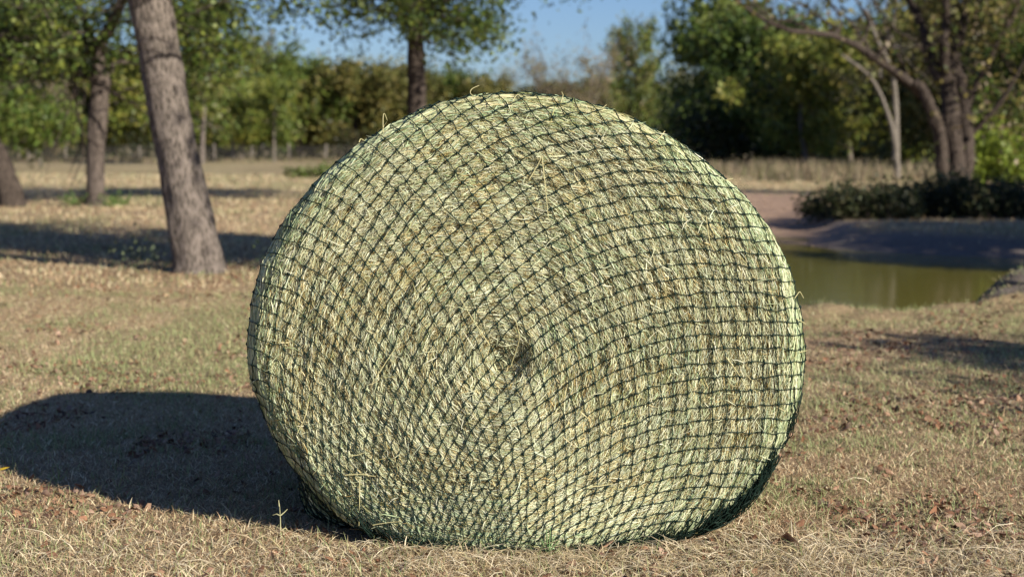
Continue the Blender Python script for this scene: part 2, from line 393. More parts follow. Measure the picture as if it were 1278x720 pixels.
def bale_pt(px, py, off):
    P, t, g = bale_base(px, py); n = bale_n(px, py)
    return P + n * np.asarray(off)[..., None], n

bale = empty('hay_bale', (0.05, 6.2, 0), 'large round green hay bale wrapped in a dark green knotted net', 'hay bale')
BO = np.array([0.05, 6.2, 0.0])
# packed body
nth, nr = 720, 330
tt = np.concatenate([np.linspace(0.002, 1, 210), 1 + np.linspace(0, 1, 121)[1:] * 0])
th = np.linspace(-np.pi, np.pi, nth, endpoint=False)
rad = np.concatenate([np.linspace(.003, 1, 210)]); ext = np.concatenate([np.linspace(0, BACK, 70)[1:], BACK + np.linspace(0, .85, 25)[1:]]) / MPP
TH, TR = np.meshgrid(th, np.arange(len(rad) + len(ext)), indexing='ij')
Rr = Rim(TH)
E = np.where(TR < len(rad), Rr * rad[np.minimum(TR, len(rad) - 1)], Rr + ext[np.clip(TR - len(rad), 0, len(ext) - 1)])
PX, PY = CX + np.cos(TH) * E, CY + np.sin(TH) * E
pts, _ = bale_pt(PX, PY, -.012 + .003 * puff(PX, PY) + .013 * clump(PX, PY))
pts[..., 2] = np.maximum(pts[..., 2], .003)
m_, k_ = TH.shape; idx = np.arange(m_ * k_).reshape(m_, k_); j_ = np.roll(idx, -1, 0)
F = np.stack([idx[:, :-1], idx[:, 1:], j_[:, 1:], j_[:, :-1]], -1).reshape(-1, 4)
hay = mesh('hay', pts, F, M_HAYB, bale, smooth=True); local(hay, BO)

# stems: tens of thousands of bent ribbons lying on the packed body
def stems(px, py, ang, length, width, off, lift=None, K=4, bend=.5):
    N = len(px); s = np.linspace(-.5, .5, K)[None]
    bb = rng.normal(0, bend, (N, 1))
    a = ang[:, None] + bb * s * 1.2
    stp = length[:, None] / (K - 1) / MPP
    cx = np.cumsum(np.cos(a) * stp, 1); cy = np.cumsum(np.sin(a) * stp, 1)
    X = px[:, None] + cx - cx.mean(1, keepdims=True); Y = py[:, None] + cy - cy.mean(1, keepdims=True)
    o = off[:, None] + rng.normal(0, .0022, (N, K))
    if lift is not None: o = o + lift[:, None] * np.linspace(0, 1, K)[None] ** 1.6
    P, n = bale_pt(X, Y, o + .015 * clump(X, Y) + .0035 * puff(X, Y))
    P[..., 2] = np.maximum(P[..., 2], .004)
    T = unit(np.gradient(P, axis=1)); B = unit(np.cross(T, n))
    ro = rng.normal(0, .75, (N, 1, 1)); sd = B * np.cos(ro) + n * np.sin(ro)
    w = width[:, None] * (1 - .6 * np.abs(s * 2) ** 3)
    return ribbons(P, sd, w)
PAL = np.array([(.64,.65,.42),(.74,.73,.51),(.58,.62,.40),(.48,.52,.31),(.80,.78,.59),(.54,.47,.25),(.26,.20,.09),(.60,.67,.51),(.32,.38,.19),(.64,.56,.32)])
PWT = np.array([.19,.15,.15,.11,.09,.10,.07,.07,.04,.03])
def haycol(px, py, n):
    th = np.arctan2(py - CY, px - CX); t = np.hypot(px - CX, py - CY) / Rim(th)
    k = rng.choice(len(PAL), n, p=PWT); c = PAL[k].copy()
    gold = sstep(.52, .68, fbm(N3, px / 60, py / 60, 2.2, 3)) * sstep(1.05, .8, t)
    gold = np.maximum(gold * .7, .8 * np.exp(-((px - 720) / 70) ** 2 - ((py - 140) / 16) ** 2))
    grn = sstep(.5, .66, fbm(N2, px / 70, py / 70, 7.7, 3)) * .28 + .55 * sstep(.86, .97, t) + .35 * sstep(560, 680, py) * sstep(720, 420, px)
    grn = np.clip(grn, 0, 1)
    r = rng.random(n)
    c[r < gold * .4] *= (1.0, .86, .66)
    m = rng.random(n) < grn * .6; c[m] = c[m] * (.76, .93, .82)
    c *= rng.uniform(.70, 1.22, (n, 1))
    return c
def disc(n, tmax=1.0, tmin=0.0):
    th = rng.uniform(-np.pi, np.pi, n); t = np.sqrt(rng.uniform(tmin**2, tmax**2, n)); r = Rim(th) * t
    return CX + np.cos(th) * r, CY + np.sin(th) * r, th, t
def tangential(px, py): return np.arctan2(py - 450, px - 628) + np.pi / 2
parts, cols = [], []
def addst(px, py, ang, L, w, off, **kw):
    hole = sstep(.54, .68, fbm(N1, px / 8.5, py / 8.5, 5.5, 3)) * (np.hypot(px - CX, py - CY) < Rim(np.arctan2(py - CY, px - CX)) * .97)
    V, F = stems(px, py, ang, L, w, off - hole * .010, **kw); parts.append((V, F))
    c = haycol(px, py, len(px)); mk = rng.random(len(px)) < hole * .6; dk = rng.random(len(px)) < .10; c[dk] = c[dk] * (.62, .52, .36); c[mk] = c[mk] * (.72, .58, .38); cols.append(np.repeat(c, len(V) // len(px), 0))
n = 125000
px, py, th, t = disc(n, 1.02)
ang = tangential(px, py) + rng.normal(0, .32, n) * (1 - .6 * sstep(.75, .95, t)) + (fbm(N2, px / 45, py / 45, 1.5, 2) - .5) * 1.1 * sstep(.98, .8, t)
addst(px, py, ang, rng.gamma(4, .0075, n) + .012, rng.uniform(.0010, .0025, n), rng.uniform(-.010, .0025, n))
n = 10000     # short chaff at every angle
px, py, th, t = disc(n, .97)
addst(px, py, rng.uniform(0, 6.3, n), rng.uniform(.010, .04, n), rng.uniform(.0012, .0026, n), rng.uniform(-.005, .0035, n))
n = 700      # ends poking through the net
px, py, th, t = disc(n, 1.0)
addst(px, py, rng.uniform(0, 6.3, n), rng.uniform(.025, .07, n), rng.uniform(.0014, .0026, n), rng.uniform(.002, .008, n), lift=rng.uniform(0, .022, n))
n = 15000    # curved side
th = rng.uniform(-np.pi, np.pi, n); e = Rim(th) + rng.uniform(0, BACK + .2, n) / MPP
px, py = CX + np.cos(th) * e, CY + np.sin(th) * e
addst(px, py, th + np.pi / 2 + rng.normal(0, .12, n), rng.uniform(.08, .2, n), rng.uniform(.003, .008, n), rng.uniform(-.009, .003, n), bend=.15)
n = 9000     # smooth pale band of stems just round the rim
th = rng.uniform(-np.pi, np.pi, n); e = Rim(th) * rng.uniform(.966, 1.03, n)
px, py = CX + np.cos(th) * e, CY + np.sin(th) * e
addst(px, py, th + np.pi / 2 + rng.normal(0, .06, n), rng.uniform(.06, .16, n), rng.uniform(.003, .006, n), rng.uniform(-.007, .0015, n), bend=.1)
k = len(cols[-1]); cols[-1] = np.repeat(np.array([(.62,.67,.41),(.55,.62,.38),(.70,.70,.46),(.44,.53,.32)])[rng.integers(0, 4, n)] * np.where((np.abs(th + 1.45) < rng.uniform(.25, .7, n))[:, None], np.array([1.04, .92, .84]), 1.0) * rng.uniform(.75, 1.1, (n, 1)), k // n, 0)
V, F = merge(parts)
st = mesh('hay_stem', V, F, M_STRAW, bale, cols=np.concatenate(cols)); local(st, BO); st['kind'] = 'stuff'

# single stems that stand off the outline
def straw(P, r, name='loose_straw', parent=None, mat=None):
    P = np.array(P, float)
    tt = np.linspace(0, 1, len(P)); ti = np.linspace(0, 1, 14)
    Q = np.stack([np.interp(ti, tt, P[:, k]) for k in range(3)], -1)
    Q[1:-1] = (Q[:-2] + 2 * Q[1:-1] + Q[2:]) / 4; Q[1:-1] = (Q[:-2] + 2 * Q[1:-1] + Q[2:]) / 4
    V, F = tubes(Q[None], np.full((1, 14), r) * np.linspace(1, .6, 14)[None], 5)
    o = mesh(name, V, F, mat or M_STRAW, parent, cols=np.tile((.55, .50, .26), (len(V), 1)), smooth=True)
    return o
for pl in ([(479,176),(478,160),(478,143),(480,141),(483,150)], [(606,124),(592,121),(586,117),(588,111),(598,107)], [(448,178),(450,173),(455,176)],
           [(742,141),(750,137),(757,131)], [(765,150),(775,142),(781,146),(776,156)], [(992,372),(998,363),(1003,372)], [(994,398),(1002,402),(1006,405)],
           [(640,126),(645,118),(652,121)], [(700,128),(703,119),(701,115)], [(905,225),(915,223)], [(997,440),(1008,437)]):
    P = [W(a, b, YR - .05 + .01 * i) for i, (a, b) in enumerate(pl)]
    o = straw(P, .0017, parent=bale); local(o, BO)
for pl in ([(432,592),(452,591),(470,594)], [(450,597),(450,625),(451,652)], [(468,652),(485,651),(503,651)], [(437,568),(448,567),(456,564)], [(386,500),(382,520),(372,540)],
           [(610,428),(588,395),(575,372)], [(676,196),(680,230),(684,272)], [(660,225),(672,205),(676,195)], [(735,608),(752,606),(764,604)], [(470,470),(488,442),(500,425)],
           [(820,215),(800,212),(830,206)], [(905,445),(918,462),(932,484)], [(640,460),(650,420),(644,400)], [(880,180+90),(884,300),(889,312)]):
    X = np.array(pl, float); Q, _ = bale_pt(X[:, 0], X[:, 1], np.full(len(X), .016)); o = straw(Q, .0019, parent=bale); local(o, BO)

# net: find every knot (both cord numbers whole) on the unrolled surface
ne = 260
th = np.linspace(-np.pi, np.pi, 901); tq = np.concatenate([np.linspace(.002, 1, 230), 1 + np.linspace(0, 1, 110)[1:] * (BACK * .9 / MPP) / 330])
TH, TQ = np.meshgrid(th, tq, indexing='ij'); Rr = Rim(TH)
E = np.where(TQ <= 1, Rr * TQ, Rr + (TQ - 1) * 330); GPX, GPY = CX + np.cos(TH) * E, CY + np.sin(TH) * E
GU, GV = UV(GPX, GPY)
knots = {}
def tri_search(a, b, c):
    A = np.stack([GU[a], GV[a]], -1).reshape(-1, 2); B = np.stack([GU[b], GV[b]], -1).reshape(-1, 2); C = np.stack([GU[c], GV[c]], -1).reshape(-1, 2)
    PA = np.stack([GPX[a], GPY[a]], -1).reshape(-1, 2); PB = np.stack([GPX[b], GPY[b]], -1).reshape(-1, 2); PC = np.stack([GPX[c], GPY[c]], -1).reshape(-1, 2)
    mn = np.minimum(np.minimum(A, B), C); mxx = np.maximum(np.maximum(A, B), C)
    i0 = np.ceil(mn[:, 0]); j0 = np.ceil(mn[:, 1])
    m = np.where((i0 <= mxx[:, 0]) & (j0 <= mxx[:, 1]) & (mxx[:, 0] - mn[:, 0] < 1.5) & (mxx[:, 1] - mn[:, 1] < 1.5))[0]
    for k in m:
        for ii in np.arange(i0[k], mxx[k, 0] + 1e-9):
            for jj in np.arange(j0[k], mxx[k, 1] + 1e-9):
                M = np.array([B[k] - A[k], C[k] - A[k]]).T; dt = M[0,0]*M[1,1] - M[0,1]*M[1,0]
                if abs(dt) < 1e-12: continue
                r0, r1 = ii - A[k, 0], jj - A[k, 1]
                s = (r0 * M[1,1] - M[0,1] * r1) / dt; u = (M[0,0] * r1 - M[1,0] * r0) / dt
                if s >= -1e-6 and u >= -1e-6 and s + u <= 1 + 1e-6:
                    q = PA[k] + s * (PB[k] - PA[k]) + u * (PC[k] - PA[k]); key = (int(ii), int(jj))
                    if key not in knots or np.hypot(*(q - (CX, CY))) < np.hypot(*(knots[key] - (CX, CY))): knots[key] = q
S0, S1 = slice(0, -1), slice(1, None)
tri_search((S0, S0), (S1, S0), (S1, S1)); tri_search((S0, S0), (S1, S1), (S0, S1))
KP = {k: v + rng.normal(0, .9, 2) for k, v in knots.items()}
seg = []
for (i, j), q in KP.items():
    for d in ((1, 0), (0, 1)):
        q2 = KP.get((i + d[0], j + d[1]))
        if q2 is not None and np.hypot(*(q2 - q)) < 75: seg.append((q[0], q[1], q2[0], q2[1]))
seg = np.array(seg); print('knots', len(KP), 'cords', len(seg))
K = 6; s = np.linspace(0, 1, K)[None]
perp = unit(np.stack([-(seg[:, 3] - seg[:, 1]), seg[:, 2] - seg[:, 0]], -1)); wob = rng.normal(0, .9, (len(seg), 1)) * np.sin(np.pi * s) + rng.normal(0, .5, (len(seg), 1)) * np.sin(2 * np.pi * s)
X = seg[:, 0:1] + (seg[:, 2:3] - seg[:, 0:1]) * s + perp[:, 0:1] * wob; Y = seg[:, 1:2] + (seg[:, 3:4] - seg[:, 1:2]) * s + perp[:, 1:2] * wob
P, nn = bale_pt(X, Y,   .0085 + .012 * clump(X, Y) - .001 * np.sin(np.pi * s)); P[..., 2] = np.maximum(P[..., 2], .006)
rr = .00152 + .0012 * np.maximum(np.abs(s * 2 - 1) - .75, 0) * 4 * np.ones((len(seg), 1))
V, F = tubes(P, rr, 5)
Kq = np.array(list(KP.values())); C, nn = bale_pt(Kq[:, 0], Kq[:, 1], .0092 + .012 * clump(Kq[:, 0], Kq[:, 1]))
C[..., 2] = np.maximum(C[..., 2], .006)
kd = unit(rng.normal(0, 1, (len(C), 3))); kd = unit(kd - nn * (kd * nn).sum(-1, keepdims=True))
KK = np.stack([C - kd * .0062, C - kd * .003, C + nn * .001, C + kd * .003, C + kd * .0062], 1)
V2, F2 = tubes(KK, np.tile([.0010, .0026, .0031, .0026, .0010], (len(C), 1)) * rng.uniform(.8, 1.2, (len(C), 1)), 6)
V, F = merge([(V, F), (V2, F2)])
net = mesh('hay_net', V, F, M_NET, bale, smooth=True); local(net, BO)
# net gathered in folds along the foot and the lower right rim
n = 850
th = np.where(rng.random(n) < .42, rng.normal(.72, .22, n), rng.uniform(.45, 2.25, n)); th = np.clip(th, .27, 2.35)
thick = .008 + .015 * np.exp(-((th - .66) / .28) ** 2) + .006 * np.exp(-((th - 1.9) / .3) ** 2)
Rr = Rim(th); K = 6; s = np.linspace(-.5, .5, K)[None]
dth = rng.normal(.055, .03, (n, 1)) * s * 2 * np.sign(rng.normal(0, 1, (n, 1)))
e = Rr[:, None] * (1 + rng.normal(0, .006, (n, 1))) + rng.normal(0, 5, (n, 1)) * s * 2 - 2
tk = th[:, None] + dth
P, nn = bale_pt(CX + np.cos(tk) * e, CY + np.sin(tk) * e, .004 + thick[:, None] * rng.random((n, 1)) + rng.normal(0, .003, (n, K)))
P[..., 1] += (rng.random((n, 1)) - .35) * .07
P[..., 2] = np.maximum(P[..., 2], .006 + .012 * rng.random((n, 1)))
V, F = tubes(P, np.full((n, K), .0019), 4)
gn = mesh('net_gather', V, F, M_NET, net, smooth=True); local(gn, BO)

# ------------------------------------------------------------------ grass, litter, fallen leaves
def scatter(n, y0, y1, spread=.335, pad=.5, pw=1.0):
    u = rng.random(n)
    if pw == 1.0: y = y0 * (y1 / y0) ** u                   # density ~ 1/y^2 over a widening strip
    else: y = (y0 ** (1 - pw) + u * (y1 ** (1 - pw) - y0 ** (1 - pw))) ** (1 / (1 - pw))
    x = rng.uniform(-1, 1, n) * (y * spread + pad); return x, y
def blades(name, x, y, h, w, flat, colr, label, cat, mat=M_GRASS, K=3):
    n = len(x); z = ground_z(x, y); az = rng.uniform(0, 2 * np.pi, n); s = np.linspace(0, 1, K)[None]
    tilt = flat[:, None] * (.55 + .45 * s) ; L = h[:, None] * s
    hor = L * np.sin(tilt); ver = L * np.cos(tilt)
    P = np.stack([x[:, None] + np.cos(az)[:, None] * hor, y[:, None] + np.sin(az)[:, None] * hor, z[:, None] + ver + .002], -1)
    fa = az + np.pi / 2 + rng.normal(0, .5, n)
    sd = np.stack([np.cos(fa), np.sin(fa), rng.normal(0, .3, n)], -1)[:, None] * np.ones((1, K, 1))
    ww = w[:, None] * (1 - .85 * s ** 1.5)
    V, F = ribbons(P, unit(sd), ww)
    o = mesh(name, V, F, mat, cols=np.repeat(colr, K * 2, 0)); tag(o, label, cat, kind='stuff'); return o
DRY = np.array([(.50,.385,.24),(.60,.49,.31),(.38,.27,.17),(.72,.62,.42),(.18,.115,.07),(.50,.34,.21)]); GRN = np.array([(.23,.27,.12),(.30,.33,.15),(.37,.37,.19),(.17,.21,.09)])
def grass_cols(x, y, gm=1.0):
    n = len(x); g = green_amount(x, y) * gm; c = DRY[rng.integers(0, len(DRY), n)].copy(); m = rng.random(n) < (.12 + .70 * g)
    c[m] = GRN[rng.integers(0, len(GRN), m.sum())]; return c * rng.uniform(.85, 1.35, (n, 1)), m
def off_bale(x, y): return ~((np.abs(x - .03) < .62) & (y > 5.45) & (y < 7.0))
x, y = scatter(290000, 4.7, 15.5); k = off_bale(x, y) & (pond_sd(x, y) > .35); x, y = x[k], y[k]
c, m = grass_cols(x, y)
hh = np.where(m, rng.gamma(5, .0055, len(x)), rng.gamma(4, .0055, len(x))) + .006
blades('short_grass', x, y, hh, rng.uniform(.0014, .0036, len(x)) * (1 + y * .05), np.where(m, rng.uniform(.2, 1.3, len(x)), rng.uniform(.8, 1.57, len(x))), c,
       'short dry tan grass with green blades in front of and around the bale', 'grass')
x, y = scatter(130000, 15.5, 75, pad=2); k = (pond_sd(x, y) > .3) & (rng.random(len(x)) > bare_amount(x, y) * .93); x, y = x[k], y[k]
c, m = grass_cols(x, y, .6); c[~m] *= 1.05
blades('pasture_grass', x, y, rng.uniform(.03, .07, len(x)) * (.6 + y / 40), rng.uniform(.004, .010, len(x)) * (.6 + y / 25), rng.uniform(.3, 1.3, len(x)), c,
       'short dry pasture grass stretching back to the tree line', 'grass')
# dropped hay in front of the bale
n = 9500
x = rng.normal(.75, 1.1, n); y = 5.27 + rng.normal(0, .20, n) - .05 * np.abs(x); k = (y > 4.6) & (off_bale(x, y) | (y < 5.5)); x, y = x[k], y[k]
n2_ = 900; x = np.concatenate([x, rng.uniform(-2.6, 2.6, n2_)]); y = np.concatenate([y, rng.uniform(4.7, 6.6, n2_)]); k = off_bale(x, y) | (y < 5.45); x, y = x[k], y[k]
c = np.array([(.70, .58, .40), (.80, .69, .50), (.58, .46, .30), (.54, .44, .25)])[rng.integers(0, 4, len(x))] * rng.uniform(.75, 1.1, (len(x), 1))
blades('dropped_hay', x, y, rng.gamma(4, .018, len(x)) + .02, rng.uniform(.0022, .0042, len(x)), rng.uniform(1.30, 1.62, len(x)), c,
       'pale loose hay stems dropped on the ground along the front of the bale', 'loose hay', mat=M_STRAW, K=4)
# fallen leaves: folded, curled little blades
def leaf_litter(x, y, size, colr, lift=.006):
    n = len(x); z = ground_z(x, y) + lift + rng.uniform(0, .015, n)
    az = rng.uniform(0, 6.28, n); pit = rng.normal(0, .45, n); A = np.stack([np.cos(az) * np.cos(pit), np.sin(az) * np.cos(pit), np.sin(pit)], -1)
    B = unit(np.cross(A, np.array([0, 0, 1.]) + rng.normal(0, .45, (n, 3)))); Nn = np.cross(A, B)
    C = np.stack([x, y, z], -1); L = size[:, None]; cu = rng.uniform(.1, .55, (n, 1)); wd = rng.uniform(.28, .5, (n, 1))
    V = np.stack([C - A * L * .5 + Nn * L * .1, C - A * L * .15 + B * L * wd * .8 + Nn * L * cu * .6, C - A * L * .1, C - A * L * .15 - B * L * wd * .8 + Nn * L * cu * .6,
                  C + A * L * .22 + B * L * wd * .6 + Nn * L * cu * .5, C + A * L * .2, C + A * L * .22 - B * L * wd * .6 + Nn * L * cu * .5, C + A * L * .6 + Nn * L * cu * .3], 1)
    b = np.arange(n)[:, None, None] * 8
    F = (b + np.array([[0, 2, 1, 1], [0, 3, 2, 2], [1, 2, 5, 4], [2, 3, 6, 5], [4, 5, 7, 7], [5, 6, 7, 7]])[None]).reshape(-1, 4)
    q = F[F[:, 2] != F[:, 3]]; t3 = F[F[:, 2] == F[:, 3]][:, :3]
    return V.reshape(-1, 3), [q, t3], np.repeat(colr, 8, 0)
LC = np.array([(.27,.135,.08),(.17,.085,.055),(.34,.20,.13),(.11,.06,.045),(.38,.25,.18),(.23,.12,.07)])
x, y = scatter(36000, 4.7, 22); dn = sstep(.49, .60, fbm(N2, x * 2.2, y * 1.5, 12, 4)) * 1.0 + .06; k = (rng.random(len(x)) < dn) & off_bale(x, y) & (pond_sd(x, y) > .2); x, y = x[k], y[k]
V, F, c = leaf_litter(x, y, rng.uniform(.012, .05, len(x)), LC[rng.integers(0, 6, len(x))] * rng.uniform(.7, 1.25, (len(x), 1)))
fl = mesh('fallen_leaves', V, F, M_DEAD, cols=c); tag(fl, 'small curled brown fallen leaves strewn through the grass', 'fallen leaves', kind='stuff')
def one_leaf(px, py, size, col, label):
    d = depth_at(py); P = W(px, py, d); V, F, c = leaf_litter(P[0:1], P[1:2], np.array([size]), np.array([col]), .035)
    o = mesh('fallen_leaf', V, F, M_DEAD, cols=c); local(o, (P[0], P[1], 0)); tag(o, label, 'leaf'); o.location.z += 0.0
    return o
one_leaf(982, 686, .12, (.46, .30, .22), 'large pinkish brown dead leaf on the grass right of the bale foot')
one_leaf(4, 597, .045, (.50, .34, .03), 'bright yellow leaf at the left edge beside the bale shadow')
one_leaf(758, 688, .05, (.50, .32, .22), 'small tan dead leaf touching the front foot of the bale')
# weeds
def weed(name, px, py, stems_, label, col):
    d = depth_at(py); P0 = W(px, py, d); P0[2] = float(ground_z(P0[0], P0[1]))
    parts = []
    for pl in stems_:
        Q = np.array([(P0[0] + a * .00265 * d / 5.66, P0[1] + i * .004, P0[2] + b * .00265 * d / 5.66) for i, (a, b) in enumerate(pl)])
        ti = np.linspace(0, 1, 9); t0 = np.linspace(0, 1, len(Q)); Q = np.stack([np.interp(ti, t0, Q[:, k]) for k in range(3)], -1)
        parts.append(tubes(Q[None], np.linspace(.0026, .001, 9)[None], 5))
    V, F = merge(parts); o = mesh(name, V, F, M_GRASS, cols=np.tile(col, (len(V), 1)), smooth=True); local(o, P0); tag(o, label, 'weed')
weed('grass_seed_stalk', 350, 668, [[(0, 0), (0, 18), (-1, 36)], [(0, 24), (5, 28), (9, 32)], [(0, 24), (-5, 26), (-10, 24)], [(0, 4), (6, 8), (11, 2)], [(-1, 36), (-2, 44)]],
     'pale forked grass stalk standing alone left of the bale foot', (.50, .48, .28))
weed('grass_tuft', 72, 601, [[(0, 0), (2, 10), (4, 20)], [(0, 0), (-4, 9), (-8, 18)], [(0, 0), (8, 8), (12, 16)], [(0, 0), (-6, 4), (-14, 9)], [(0, 0), (1, 12), (-1, 22)]],
     'small green grass tuft at the lit edge of the bale shadow, leftmost', (.26, .30, .12))
weed('grass_tuft', 148, 612, [[(0, 0), (3, 14), (8, 27)], [(0, 0), (-5, 8), (-8, 15)], [(0, 0), (6, 5), (9, 10)]],
     'thin tall grass tuft at the shadow edge, right of the leftmost tuft', (.34, .34, .15))
weed('grass_tuft', 684, 692, [[(0, 0), (4, 14), (9, 30)], [(0, 0), (-1, 16), (-2, 34)], [(0, 0), (-4, 10), (-9, 22)], [(0, 0), (6, 10), (14, 20)], [(0, 0), (2, 18), (3, 38)], [(0, 0), (8, 4), (16, 10)]],
     'fresh green grass tuft growing against the front of the net', (.20, .34, .13))

# ------------------------------------------------------------------ trees
class Tree:
    def __init__(s, seed): s.r = np.random.default_rng(seed); s.lines = []; s.tips = []
    def line(s, P, r0, r1, nn=9, wob=.0, rough=True):
        P = np.array(P, float); t0 = np.linspace(0, 1, len(P)); ti = np.linspace(0, 1, nn)
        if len(P) > 2:
            Q = np.stack([np.interp(ti, t0, P[:, k]) for k in range(3)], -1); Q[1:-1] = (Q[:-2] + 2 * Q[1:-1] + Q[2:]) / 4
        else: Q = P[0] + (P[1] - P[0]) * ti[:, None]
        if wob: Q[1:] += np.cumsum(s.r.normal(0, wob, (nn - 1, 3)), 0)
        rr = r0 + (r1 - r0) * ti ** .8
        s.lines.append((Q, rr)); return Q, rr
    def grow(s, p, d, L, r, lev, kids=(4, 7), spread=.8, up=.15, tipsn=3, ratio=.62):
        nn = 6 if lev > 0 else 4
        Q = [np.array(p, float)]; d = unit(np.array(d, float))
        for i in range(nn - 1):
            d = unit(d + s.r.normal(0, .16, 3) + np.array([0, 0, up * .35])); Q.append(Q[-1] + d * L / (nn - 1))
        Q = np.array(Q); s.lines.append((Q, np.linspace(r, r * .35, nn)))
        if lev == 0:
            for t in np.linspace(.3, 1, tipsn): s.tips.append(Q[0] + (Q[-1] - Q[0]) * t)
            return
        for k in range(s.r.integers(*kids)):
            i = s.r.integers(1, nn); f = s.r.random(); b = Q[i - 1] * (1 - f) + Q[i] * f
            dd = unit(unit(Q[i] - Q[i - 1]) + unit(s.r.normal(0, 1, 3)) * spread + np.array([0, 0, up]))
            s.grow(b, dd, L * ratio * s.r.uniform(.7, 1.2), r * .45, lev - 1, kids, spread, up, tipsn, ratio)
        s.grow(Q[-1], d, L * ratio, r * .35, lev - 1, kids, spread, up, tipsn, ratio)
    def wood(s, sides=6, rmin=0.0):
        out = []
        for Q, rr in s.lines:
            if rr[0] < rmin: continue
            ns = 28 if rr[0] > .12 else (8 if rr[0] > .04 else (5 if rr[0] > .012 else 3))
            if rr[0] > .12:
                ti = np.linspace(0, 1, len(Q)); tn = np.linspace(0, 1, 60)
                Q = np.stack([np.interp(tn, ti, Q[:, k]) for k in range(3)], -1); Q[1:-1] = (Q[:-2] + Q[1:-1] * 2 + Q[2:]) / 4; Q[1:-1] = (Q[:-2] + Q[1:-1] * 2 + Q[2:]) / 4
                rr = np.interp(tn, ti, rr)
            V, F = tubes(Q[None], rr[None], ns)
            if ns == 28:
                A = V.reshape(len(Q), ns, 3); c = Q[:, None]; o = A - c; an = np.arange(ns)[None] * 2 * np.pi / ns
                z = np.arange(len(Q))[:, None] / 60 * np.linalg.norm(Q[-1] - Q[0])
                k = 1 + (fbm(N1, np.cos(an) * 3 + 20 + s.lines[0][0][0][0], np.sin(an) * 3 + 9, z * 1.2, 3) - .5) * .26 + (fbm(N3, np.cos(an) * 7 + 30, np.sin(an) * 7 + 9, z * 3.0, 2) - .5) * .24
                V = (c + o * k[..., None]).reshape(-1, 3)
            out.append((V, F))
        return merge(out)
    def leaves(s, n, size, sig, pal, zmin=None, keep=None, droop=0.0):
        T = np.array(s.tips); k = s.r.integers(0, len(T), n); C = T[k] + s.r.normal(0, 1, (n, 3)) * sig
        C[:, 2] -= droop * s.r.random(n)
        if zmin is not None: ok = C[:, 2] > zmin; C = C[ok]; k = k[ok]
        if keep is not None: ok = keep(C); C = C[ok]; k = k[ok]
        n = len(C); A = unit(s.r.normal(0, 1, (n, 3)) + np.array([0, 0, -.3])); B = unit(np.cross(A, s.r.normal(0, 1, (n, 3))))
        L = size * s.r.uniform(.55, 1.3, (n, 1)); w = L * s.r.uniform(.25, .42, (n, 1))
        V = np.stack([C - A * L * .5, C + B * w - A * L * .05, C + A * L * .5, C - B * w + A * L * .05], 1)
        F = np.arange(n * 4).reshape(n, 4)
        pal = np.array(pal); cl = s.r.integers(0, len(pal), len(T))                       # each clump of leaves its own tone
        pick = np.where(s.r.random(n) < .6, cl[k], s.r.integers(0, len(pal), n))
        c = pal[pick] * s.r.uniform(.7, 1.3, (n, 1))
        return V.reshape(-1, 3), F, np.repeat(c, 4, 0)
def build_tree(name, T, base, label, cat, bark, nleaf, size, sig, pal, group=None, zmin=None, keep=None, rmin=0, droop=0):
    root = empty(name, base, label, cat, group)
    V, F = T.wood(rmin=rmin); o = mesh('trunk', V, F, bark, root, smooth=True); local(o, base)
    if nleaf:
        V, F, c = T.leaves(nleaf, size, sig, pal, zmin, keep, droop); o = mesh('crown', V, F, M_LEAF, root, cols=c); local(o, base)
    return root
G_MID = [(0.094, 0.144, 0.025), (0.137, 0.187, 0.035), (0.07, 0.113, 0.022), (0.187, 0.224, 0.044), (0.113, 0.125, 0.031)]
G_DARK = [(0.047, 0.077, 0.019), (0.068, 0.098, 0.023), (0.031, 0.057, 0.015), (0.093, 0.119, 0.031)]
G_YEL = [(0.193, 0.219, 0.037), (0.242, 0.242, 0.045), (0.141, 0.179, 0.037), (0.283, 0.256, 0.057), (0.115, 0.154, 0.031)]
G_OLV = [(0.146, 0.146, 0.04), (0.185, 0.166, 0.046), (0.106, 0.118, 0.033), (0.225, 0.185, 0.053), (0.093, 0.093, 0.026)]
G_BRN = [(0.218, 0.164, 0.103), (0.273, 0.212, 0.137), (0.177, 0.15, 0.082), (0.232, 0.205, 0.082)]
G_GRY = [(.14,.15,.10),(.18,.17,.12),(.12,.13,.07),(.20,.18,.13)]

M_BARKM = bark_mat('brown_bark', (.028, .022, .018), (.14, .112, .098))
def gz(P): return np.array([P[0], P[1], float(ground_z(P[0], P[1]))])
